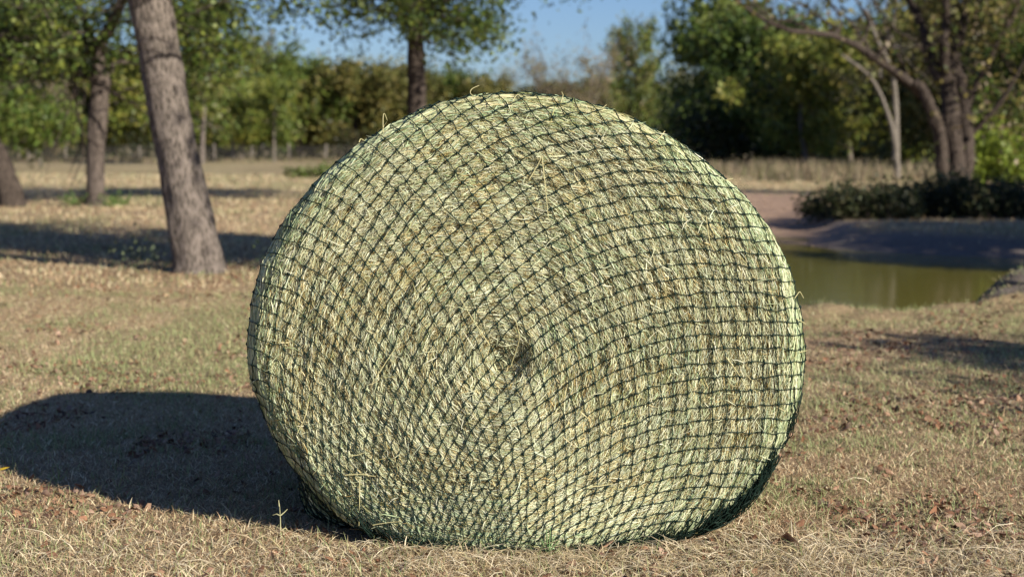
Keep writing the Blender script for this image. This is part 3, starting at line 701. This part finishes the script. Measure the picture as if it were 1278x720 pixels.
# 1. big leaning tree in front
d = 17.4; T = Tree(3)
base = gz(W(250, 341, d)); tr = [base + (0, 0, -.1), W(245, 300, d), W(229, 230, d), W(211, 140, d), W(197, 60, d), W(187, 0, d), W(177, -60, d)]
Q, rr = T.line(tr, .285, .235, 14)
T.lines[-1] = (Q, np.interp(np.linspace(0, 1, 14), [0, .06, .25, .5, .75, 1], [.30, .255, .235, .208, .21, .23]))
top = tr[-1]
for a, u, L, r in ((2.6, .75, 4.2, .15), (.4, .8, 4.6, .17), (-1.2, .9, 3.6, .12), (1.5, .9, 3.8, .13), (3.6, .5, 4.2, .11), (5.6, .45, 4.6, .12), (.0, .35, 4.4, .10)):
    T.grow(top + (0, 0, T.r.uniform(-.2, .5)), (math.cos(a), math.sin(a), u), L, r, 3, (3, 5), .75, .08)
def keep1(C):   # open underside, sunward leaves cut so the trunk stays lit: leaves only hang into view near the left and behind the stem
    zz = CAMH + .083 * C[:, 1]; low = C[:, 2] < zz + .15
    pxx = 639 + C[:, 0] / C[:, 1] * FPX
    clear = (C[:, 1] < 17.3) & (C[:, 0] > -3.5) & (C[:, 2] < zz + 1.5) & (C[:, 0] < -.9)
    ddx, ddy = C[:, 0] + 3.45, C[:, 1] - 17.4; along = ddx * .715 - ddy * .699; across = np.abs(ddx * .699 + ddy * .715)
    clear = clear | ((across < .62) & (along > 0) & (C[:, 2] - along * .479 < 3.1))
    return ~clear & ~(low & (pxx > 310)) & (C[:, 2] > zz - np.where(C[:, 1] < 17.2, -.1, .55))
for (tx, ty, tz) in ((.6, 14.2, 4.2), (-1.6, 13.2, 4.4), (1.8, 16.5, 4.6), (-.5, 19.5, 4.8)):
    Ql, _r = T.line([top, top * .5 + np.array([tx, ty, tz]) * .5 + (0, 0, .5), (tx, ty, tz)], .10, .04, 9, .02)
    for i in range(9): T.grow(Ql[T.r.integers(3, 9)], unit(T.r.normal(0, 1, 3) * (1, 1, .3)), 1.5, .03, 2, (3, 5), .8, .0)
def clip_tips(T, f): T.tips = [p for p in T.tips if f(p)]
def in_view(Q):
    zz = CAMH + .083 * Q[:, 1] + .25; return ((Q[:, 2] < zz) & (639 + Q[:, 0] / Q[:, 1] * FPX > 300)).any()
T.lines = [l for l in T.lines if l[1][0] > .2 or not in_view(l[0])]
build_tree('leaning_tree', T, base, 'thick grey barked trunk leaning left, nearest tree left of the bale', 'tree', M_BARK, 62000, .13, .24, G_MID + G_DARK, keep=keep1)
# 2. forked tree behind it to the left
d = 36; T = Tree(5); base = gz(W(120, 258, d))
Q, rr = T.line([base - (0, 0, .1), W(119, 230, d), W(120, 180, d), W(124, 120, d), W(126, 90, d)], .24, .19, 12)
T.lines[-1] = (Q, np.interp(np.linspace(0, 1, 12), [0, .08, .3, 1], [.30, .21, .19, .20]))
T.line([W(125, 95, d), W(122, 60, d), W(140, 30, d - .5), W(155, 0, d - 1), W(170, -50, d - 1)], .15, .09, 10, .02)
T.line([W(126, 100, d), W(137, 95, d), W(141, 80, d)], .08, .05, 6)
T.line([W(124, 70, d), W(110, 30, d + .5), W(95, -20, d + 1)], .11, .07, 8, .02)
for (qx, qy), a, u, L, r in (((128, 60), 3.3, .3, 2.6, .07), ((122, 60), 3.0, .25, 2.9, .06), ((140, 30), .1, .1, 2.2, .05), ((155, 0), .3, .4, 3, .07), ((155, 0), 2.6, .4, 3.2, .07), ((100, 0), 3.1, .3, 3.5, .07),
        ((100, 0), 3.4, -.1, 3.0, .05), ((170, -50), .6, .6, 3, .07), ((170, -50), 1.9, .6, 3, .07), ((95, -20), 4, .5, 3, .07), ((150, 10), 5.0, .2, 2.6, .05), ((110, 40), 5.2, .1, 2.2, .05), ((141, 80), .3, .2, 1.8, .04)):
    T.grow(W(qx, qy, d), (math.cos(a), math.sin(a), u), L, r, 2, (4, 7), .9, -.02)
def keep2(C):
    pxx = 639 + C[:, 0] / C[:, 1] * FPX; pyy = 181 - (C[:, 2] - CAMH) / C[:, 1] * FPX
    ax = np.interp(pyy, [-50, 0, 30, 60, 95, 130], [170, 155, 140, 122, 125, 125])
    return ~((C[:, 1] < 36.6) & (np.abs(pxx - ax) < 13))
build_tree('forked_tree', T, base, 'forked tree with a twisted pale limb and hanging green leaves, left of the leaning trunk', 'tree', M_BARKM, 17000, .12, .24, G_MID + G_DARK + G_YEL[:1], zmin=2.6, keep=keep2)
# 3. leaning butt at the left edge
d = 36; T = Tree(7); base = gz(W(16, 262, d))
T.line([base - (0, 0, .1), W(12, 240, d), W(0, 208, d), W(-24, 160, d), W(-55, 90, d), W(-60, 0, d)], .30, .2, 12)
for a, u in ((2.5, .7), (.4, .8), (0.1, .25), (.3, .5), (4.2, .6), (5.5, .4), (-.2, .3)):
    T.grow(W(-45, 80, d), (math.cos(a), math.sin(a), u), 3.0, .09, 2, (4, 7), .8, .05)
build_tree('leaning_tree', T, base, 'dark trunk leaning out of the left edge of the picture', 'tree', M_BARKD, 10000, .13, .26, G_DARK + G_MID[:2], zmin=2.7)
# 4. tree right behind the bale
d = 38; T = Tree(9); base = gz(W(524, 252, d))
Q, _ = T.line([base - (0, 0, .1), W(522, 200, d), W(521, 140, d), W(519, 80, d), W(518, 20, d), W(517, -60, d), W(516, -150, d)], .25, .14, 14)
for i in range(26):
    y0 = T.r.uniform(-120, 62); a = T.r.uniform(0, 6.28); sp = 1.0 + .0
    L = T.r.uniform(1.8, 3.2) * (1.0 if y0 < 20 else .75)
    T.grow(W(519, y0, d), (math.cos(a), math.sin(a) * .9, T.r.uniform(.0, .45)), L, .045, 2, (3, 6), .75, -.02)
def keep4(C):
    pxx = 639 + C[:, 0] / C[:, 1] * FPX; pyy = 181 - (C[:, 2] - CAMH) / C[:, 1] * FPX
    lim = 100 - .0016 * (pxx - 520) ** 2
    return pyy < lim + 10
build_tree('shade_tree', T, base, 'dark straight trunk with an open green crown rising right behind the bale', 'tree', M_BARKD, 26000, .12, .22, G_DARK + G_MID[:3] + G_YEL[:1], keep=keep4)
# 5. big many-stemmed tree on the pond bank
d = 43; T = Tree(13); base = gz(W(1192, 232, d))
def L5(pl, r0, r1, dd=0, wob=.03): return T.line([W(a, b, d + dd * i) for i, (a, b) in enumerate(pl)], r0, r1, 12, wob)
L5([(1190, 246), (1188, 215), (1182, 165), (1176, 120), (1172, 95)], .31, .18)
L5([(1200, 244), (1206, 200), (1206, 150), (1196, 110), (1190, 80)], .22, .13)
L5([(1182, 240), (1172, 200), (1168, 150), (1152, 118), (1138, 104)], .19, .13)
limb = L5([(1150, 118), (1135, 104), (1112, 82), (1085, 62), (1050, 42), (1010, 37), (985, 40), (955, 28), (925, 5), (910, -15)], .13, .03, -.25)
tops = [L5([(1172, 100), (1160, 75), (1150, 45), (1138, 15), (1118, -12), (1100, -60)], .16, .07, .1),
        L5([(1178, 100), (1177, 70), (1181, 35), (1182, 0), (1178, -60)], .15, .08, -.2),
        L5([(1188, 95), (1196, 65), (1207, 30), (1213, 0), (1225, -60)], .15, .08, .2),
        L5([(1205, 130), (1222, 95), (1245, 60), (1262, 20), (1290, -30)], .12, .06, -.1),
        L5([(1208, 170), (1228, 140), (1250, 120), (1275, 70), (1300, 40)], .09, .05, -.2), limb]
for Q, rr in tops:
    for i in range(8 if Q is not limb[0] else 13):
        k = T.r.integers(2, len(Q)); T.grow(Q[k], unit(T.r.normal(0, 1, 3) * (1, .7, .7) + (0, 0, .45)), T.r.uniform(.45, 1.0) * (1.5 if Q is not limb[0] else 1), .02, 2, (3, 5), .7, .1)
for pl in ([(1135, 104), (1118, 70), (1098, 42), (1065, 0), (1050, -30)], [(1085, 62), (1062, 35), (1040, 12), (1005, -30)], [(1050, 42), (1020, 18), (990, 2), (965, -25)], [(1010, 37), (990, 22), (955, 12), (925, -12)], [(1160, 75), (1140, 50), (1120, 38), (1090, -10)]):
    Q, rr = L5(pl, .045, .018)
    for i in range(7): T.grow(Q[T.r.integers(2, len(Q))], unit(T.r.normal(0, 1, 3) * (1, .7, .7) + (0, 0, .5)), .7, .013, 1, (3, 5), .7, .1)
for k, q in ((3, (1060, 10)), (4, (1030, 5)), (2, (1090, 20))):
    T.line([limb[0][k + 1], W(q[0] + 25, q[1] + 25, d), W(q[0], q[1] - 20, d)], .05, .02, 8, .03)
def keep5(C):
    pxx = 639 + C[:, 0] / C[:, 1] * FPX; pyy = 181 - (C[:, 2] - CAMH) / C[:, 1] * FPX
    return (pxx > 1195 + .2 * pyy) | (np.random.default_rng(2).random(len(C)) < .10)
build_tree('pond_tree', T, base, 'many stemmed tree, its shade coloured into dark bark, with long bare arching limb above the pond bank', 'tree', M_BARKD, 11000, .15, .3, G_OLV + G_BRN[:2] + G_DARK[:1], keep=keep5)
# 6. pale twin trunk
d = 62; T = Tree(17); base = gz(W(1118, 205, d))
T.line([W(1120, 222, d), W(1119, 190, d), W(1112, 150, d), W(1100, 110, d), W(1070, 80, d), W(1050, 68, d)], .12, .045, 12, .02)
T.line([W(1118, 200, d), W(1119, 150, d), W(1117, 110, d), W(1115, 85, d), W(1095, 50, d), W(1080, 10, d)], .14, .05, 12, .02)
for a in range(7): T.grow(W(1100 + a * 3, 80 - a * 9, d), unit(T.r.normal(0, 1, 3) + (0, 0, .5)), 1.8, .04, 2, (2, 4), .7, .1)
build_tree('pale_tree', T, base, 'pale bare twin trunk in front of the woods left of the many stemmed tree', 'tree', M_BARKP, 900, .2, .3, G_OLV)
# trees standing just outside the frame on the right, whose shade falls on the pond bank and the grass
def roadside(name, x, y, h, seed, label, nleaf, L=2.4, size=.2, r=.22, up=.1, low=.45, pal=G_MID, levels=2, nb=14, sig=.3):
    T = Tree(seed); base = gz((x, y, 0)); top = base + (T.r.normal(0, .2), T.r.normal(0, .2), h * .75)
    T.line([base - (0, 0, .1), base * .5 + top * .5 + T.r.normal(0, .12, 3), top], r, r * .4, 10, .02)
    for i in range(nb):
        f = T.r.uniform(low, 1); p = base + (top - base) * f; a = T.r.uniform(0, 6.28)
        T.grow(p, (math.cos(a), math.sin(a), T.r.uniform(.1, .9)), L * (1.15 - .5 * f), r * .3, levels, (3, 6), .75, up)
    return build_tree(name, T, base, label, 'tree', M_BARK, nleaf, size, sig, pal)
roadside('shade_tree', 21.8, 21.5, 8.5, 31, 'leafy tree just beyond the right edge shading the pond bank', 26000, 3.2, .24, .3)
roadside('shade_tree', 25.8, 25, 9.5, 32, 'broad leafy tree beyond the right edge, behind the pond', 24000, 3.4, .24, .3)
roadside('shade_tree', 17.4, 21.2, 6.5, 35, 'low leafy tree beyond the right edge at the near side of the pond bank', 15000, 2.2, .2, .2)
roadside('shade_tree', 9.7, 5.0, 5.6, 33, 'small tree outside the right edge casting the upper streak of shade on the grass', 4500, .85, .13, .12, nb=12, low=.6, up=-.05, levels=2)
roadside('shade_tree', 9.3, 3.3, 5.4, 34, 'small tree outside the right edge casting the lower streak of shade on the grass', 4000, .8, .13, .12, nb=10, low=.6, up=-.05, levels=2)

roadside('shade_tree', 13.7, 20.2, 5.6, 37, 'small bushy tree beyond the right edge, closest to the pond', 9000, 1.4, .18, .14, nb=12)
roadside('shade_tree', 5.6, 13.2, 7.8, 36, 'spreading tree above the picture, right of the bale, shading the pasture at left', 22000, 2.5, .15, .2, levels=2, low=.72, up=.12, nb=16)
# ------------------------------------------------------------------ bushes on the far bank
def bush(px, d, w, h, seed, label, pal=[(.032,.045,.016),(.05,.06,.022),(.022,.034,.013),(.07,.066,.03)], n=3000, size=.09, cat='bush', name='bush', group='bushes along the pond bank'):  # default leaf colours darkened for the shade lying on the bank
    T = Tree(seed); base = gz(W(px, 300, d)); 
    for i in range(int(14 + w * 8)):
        o = T.r.uniform(-.5, .5) * w; hh = h * T.r.uniform(.35, 1.0) * (1 - .35 * (2 * o / w) ** 2)
        yy = T.r.normal(0, .3); T.line([base + (0, 0, .01), base + (o * .5, yy * .5, .03), base + (o, yy, .01)], .012, .012, 5)
        T.grow(base + (o, yy, 0), (T.r.normal(0, .35), T.r.normal(0, .3), 1), hh * .62, .014, 1, (3, 5), .6, .2, 4, .6)
    root = empty(name, base, label, cat, group)
    if n > 1000:
        V, F = T.wood(); o = mesh('stems', V, F, M_BARKD, root, smooth=True); local(o, base)
    V, F, c = T.leaves(n, size, .10 + .02 * h, pal); 
    V[:, 2] = np.maximum(V[:, 2], ground_z(V[:, 0], V[:, 1], False) + .005)
    o = mesh('foliage', V, F, M_LEAF, root, cols=c); local(o, base)
    return root
bl = [(1052, 35.5, 1.6, .75, 'low dark bush at the left tip of the pond bank'), (1092, 34.5, 1.7, .85, 'dark bush second from the left tip of the pond bank'),
      (1135, 35.5, 1.8, .80, 'dark bush in the middle of the pond bank, left of the big tree'), (1172, 36.5, 1.5, 1.1, 'taller dark bush at the left foot of the many stemmed tree'),
      (1212, 35.5, 1.5, 1.05, 'dark bush directly under the many stemmed tree'), (1250, 34.5, 1.7, .95, 'dark bush on the bank right of the many stemmed tree'),
      (1290, 35.5, 1.8, 1.0, 'dark bush cut by the right edge on the pond bank')]
for i, (a, dd, w, h, lb) in enumerate(bl): bush(a, dd, w, h, 50 + i, lb)
bush(1245, 50, 2.6, 2.4, 71, 'bright yellow green bush behind the many stemmed tree', [(.20,.26,.03),(.26,.30,.04),(.15,.21,.03)], 4500, .14, group='sunlit bushes right of the tree')
bush(1275, 55, 2.4, 2.8, 72, 'yellow green bush at the right edge behind the bank', [(.20,.26,.03),(.26,.30,.04),(.15,.21,.03)], 4000, .14, group='sunlit bushes right of the tree')
bush(119, 36.2, 1.1, .28, 73, 'small patch of green weeds round the foot of the forked tree', [(.16,.24,.06),(.12,.19,.05)], 900, .07, 'weeds', 'weed_patch', None)
bush(176, 18.2, .35, .28, 74, 'grey green weed beside the leaning trunk', [(.16,.19,.11),(.12,.15,.08)], 260, .045, 'weed', 'weed', None)
bush(345, 17.8, .4, .26, 75, 'green weed peeping out left of the bale', [(.14,.18,.09),(.10,.14,.06)], 260, .045, 'weed', 'weed', None)
bush(395, 66, 2.2, .7, 76, 'low green clump in the pasture left of the bale rim', G_MID, 900, .14, 'bush', 'bush', None)

# ------------------------------------------------------------------ fence
FY = 138.0
fence = empty('wire_fence', (0, FY, 0), 'long dark wire fence with wooden posts in front of the woods', 'fence')
xs = np.arange(-60, 61, 3.0)
pv = None
for i, xx in enumerate(xs):
    z0 = float(ground_z(xx, FY, False)); hgt = 1.35 + .12 * math.sin(i * 2.3)
    P = np.array([[xx, FY, z0 - .1], [xx + .02, FY, z0 + .6], [xx + .03 * math.sin(i), FY, z0 + hgt], [xx + .03 * math.sin(i), FY, z0 + hgt + .01]])
    V, F = tubes(P[None], np.array([[.075, .07, .065, .01]]), 8); o = mesh('post', V, F, M_POST, fence); local(o, (0, FY, 0))
parts = []
fx = np.arange(-60, 60.01, 1.5); fz = ground_z(fx, np.full_like(fx, FY), False)
for k in range(9): P = np.stack([fx, np.full_like(fx, FY - .08), fz + .08 + k * .145], -1); parts.append(tubes(P[None], np.full((1, len(fx)), .009), 4))
vx = np.arange(-60, 60, .16); vz = ground_z(vx, np.full_like(vx, FY), False)
P = np.stack([np.stack([vx, np.full_like(vx, FY - .08), vz + .05], -1), np.stack([vx, np.full_like(vx, FY - .08), vz + 1.25], -1)], 1); parts.append(tubes(P, np.full((len(vx), 2), .008), 3))
V, F = merge(parts); o = mesh('wire_mesh', V, F, M_WIRE, fence); local(o, (0, FY, 0))

# tall dry grass beyond the pond and along the fence
def tall(name, n, x0, x1, y0, y1, h, w, pal, label):
    x = rng.uniform(x0, x1, n); y = rng.uniform(y0, y1, n); k = fbm(N2, x * .5, y * .2, 5, 3) > .47; x, y = x[k], y[k]
    pal = np.array(pal); c = pal[rng.integers(0, len(pal), len(x))] * rng.uniform(.7, 1.2, (len(x), 1))
    hh = h * rng.uniform(.5, 1.1, len(x)) * (.25 + 1.5 * fbm(N3, x * .6, y * .25, 3, 3))
    blades(name, x, y, hh, np.full(len(x), w) * rng.uniform(.6, 1.3, len(x)), rng.uniform(.05, .5, len(x)), c, label, 'tall grass')
TG = [(.27,.20,.13),(.34,.26,.18),(.20,.16,.11),(.19,.19,.09),(.13,.12,.06)]
tall('tall_dry_grass', 26000, 6.5, 34, 60, 92, .58, .04, TG, 'tall grey brown dry grass standing beyond the pond')
tall('fence_grass', 22000, -42, 44, 118, 137.2, .38, .05, TG, 'pale tall grass growing along the fence at the woods')

# ------------------------------------------------------------------ tree line: a few kinds, each copied with its parts
def proto(name, seed, h, wd, levels, pal, nleaf, size, sig, bark, low=.15, nb=26, kids=(3, 5), up=.12, rmin=.0, r=.2, taper=.5):
    T = Tree(seed); top = np.array([T.r.normal(0, .2), 0, h * .82]); base = np.zeros(3)
    T.line([base - (0, 0, .3), base * .5 + top * .5 + T.r.normal(0, .25, 3), top], r, r * .25, 10, .03)
    for i in range(nb):
        f = low + (1 - low) * (i + T.r.random()) / nb; p = base + (top - base) * f; a = T.r.uniform(0, 6.28)
        prof = math.sin(math.pi * min(.97, .22 + .72 * (f - low) / (1 - low))) ** taper
        T.grow(p, (math.cos(a), math.sin(a), T.r.uniform(.0, .7)), wd * .5 * prof * T.r.uniform(.65, 1.05), r * .28, levels, kids, .75, up, 3, .55)
    V, F = T.wood(rmin=rmin); wood = mesh('trunk', V, F, bark, None, smooth=True)
    V, F, c = T.leaves(nleaf, size, sig, pal, zmin=.15); cr = mesh('crown', V, F, M_LEAF, None, cols=c)
    return dict(name=name, wood=wood, crown=cr, h=h, used=False)
PR = {
 'green': proto('broadleaf_tree', 101, 9, 8, 2, G_MID, 13000, .36, .42, M_BARK, rmin=.012),
 'green2': proto('broadleaf_tree', 108, 9, 7.5, 2, G_MID[:3] + G_DARK, 12000, .36, .42, M_BARK, rmin=.012),
 'yellow': proto('broadleaf_tree', 102, 8, 7, 2, G_YEL, 11000, .34, .40, M_BARK, rmin=.012),
 'olive': proto('broadleaf_tree', 103, 8.5, 8, 2, G_OLV, 12000, .36, .42, M_BARKD, rmin=.012),
 'tall': proto('tall_open_tree', 104, 12, 6.5, 2, G_MID + G_OLV[:2], 7500, .36, .36, M_BARK, low=.2, nb=22, taper=.35),
 'bare': proto('bare_tree', 105, 9, 8.5, 3, G_BRN, 3200, .26, .4, M_BARKP, low=.12, nb=18, kids=(3, 5), r=.16),
 'wispy': proto('wispy_tree', 106, 8.5, 6, 2, G_GRY + G_MID[:1], 4200, .26, .4, M_BARK, low=.1, nb=24, r=.12),
 'young': proto('young_tree', 107, 7, 4.6, 2, G_YEL[:3] + G_MID[:2], 4200, .30, .34, M_BARKP, low=.5, nb=16, r=.15),
}
GRP = 'trees of the woods behind the fence'
def plant(kind, px, d, topy, label, wide=1.0, rot=None):
    pr = PR[kind]; b = gz(W(px, 200, d)); hgt = CAMH + (181 - topy) / FPX * d - b[2]; s = hgt / pr['h'] * .98
    root = empty(pr['name'], b, label, 'tree', GRP)
    for key in ('wood', 'crown'):
        if not pr['used']: o = pr[key]
        else: o = pr[key].copy(); COL.objects.link(o)
        o.parent = root
    if not pr['used']: pr['used'] = True
    root.rotation_euler = (0, 0, rot if rot is not None else float(rng.uniform(0, 6.28))); root.scale = (s * wide, s * wide, s)
    return root
front = [
 ('green', 8, 85, 15, 'dense green tree at the far left edge of the woods', 1.0), ('bare', 52, 100, 75, 'grey half bare tree near the left edge, right of the dense green one', .8),
 ('green2', 98, 146, 62, 'dark green tree behind the forked tree', 1.1), ('yellow', 165, 146, 70, 'yellow green tree between the forked tree and the leaning trunk', 1.1),
 ('tall', 252, 112, -30, 'tall open crowned tree right of the leaning trunk, reaching the top edge', .85), ('wispy', 322, 150, 38, 'slender pale topped tree standing above its neighbours left of the bale', .75),
 ('green', 372, 146, 72, 'round green tree with a tall post-like trunk in front, left of the bale', .95), ('yellow', 300, 144, 92, 'yellow green tree below the slender pale topped one', .9),
 ('olive', 440, 145, 78, 'olive tree just above the upper left rim of the bale', 1.1), ('olive', 505, 148, 84, 'olive tree behind the dark straight trunk', 1.1),
 ('green2', 560, 150, 92, 'dark green tree right of the straight trunk, above the bale', 1.0), ('olive', 615, 148, 96, 'olive tree above the highest point of the bale', .9),
 ('bare', 672, 130, 72, 'brown half bare tree above the bale, left one of two', .75), ('bare', 738, 128, 66, 'brown half bare tree with fanning twigs above the bale, right one of two', .8),
 ('tall', 793, 142, 18, 'tall green tree standing against the sky right of the brown bare trees', .62), ('green2', 812, 150, 120, 'low dark green tree under the sky gap', .9),
 ('wispy', 858, 120, 92, 'thin wispy tree in the sky gap', .7), ('green', 908, 105, 2, 'large dark green tree left of the pale twin trunk', .85),
 ('green2', 955, 100, 22, 'dense dark green tree leaning on the large one beyond the pond', .9), ('yellow', 1010, 92, 45, 'yellow green tree beyond the pond under the arching limb', 1.0),
 ('yellow', 1062, 96, 38, 'yellow green tree right behind the pale twin trunk', .9), ('green2', 1118, 98, 22, 'dark green tree just right of the pale twin trunk', .9),
 ('olive', 1175, 84, 5, 'olive tree directly behind the many stemmed tree', .9), ('olive', 1240, 80, -20, 'olive brown tree filling the upper right corner', 1.0),
 ('green', 1285, 74, 10, 'green tree cut by the right edge', .9),
]
for kd, a, dd, ty, lb, w in front: plant(kd, a, dd, ty, lb, w)
plant('young', 293, 128, 108, 'thin young tree standing before the fence, left of its twin', .8, .4)
plant('young', 342, 124, 92, 'young tree with a straight pale trunk before the fence', .8, 1.9)
kinds = ['olive', 'green2', 'green', 'olive', 'yellow', 'green2']
for i in range(22):
    a = -70 + i * 64 + rng.uniform(-12, 12)
    ty = 108 + rng.uniform(-8, 10) - (30 if 880 < a < 1400 else 0) - (30 if a < 230 else 0) + (20 if 800 < a < 870 else 0)
    r_ = plant(kinds[i % 6], a, 165 + rng.uniform(-6, 20), ty, 'deeper tree of the woods showing only between and above the front trees', 1.25)
for i in range(12):
    a = [-620, -520, -420, -310, -200, -110, 1400, 1500, 1600, 1720, 1850, 1980][i]
    plant(kinds[(i * 5) % 6], a, 150 + (i % 3) * 9, 70, 'tree of the woods beyond the edge of the picture', 1.25)
# undergrowth
M_ = [(.03,.04,.014),(.045,.052,.02),(.025,.032,.014),(.06,.055,.025)]  # leaf tones darkened to stand for shade under the woods
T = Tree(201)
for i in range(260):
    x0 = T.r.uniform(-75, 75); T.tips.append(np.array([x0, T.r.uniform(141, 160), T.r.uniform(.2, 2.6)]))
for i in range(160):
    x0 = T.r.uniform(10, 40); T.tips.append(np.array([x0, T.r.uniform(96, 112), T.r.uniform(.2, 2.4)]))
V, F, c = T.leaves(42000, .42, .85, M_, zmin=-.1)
ug = mesh('undergrowth', V, F, M_LEAF, cols=c); tag(ug, 'tangled undergrowth coloured dark for the shade at the foot of the woods', 'undergrowth', kind='stuff')
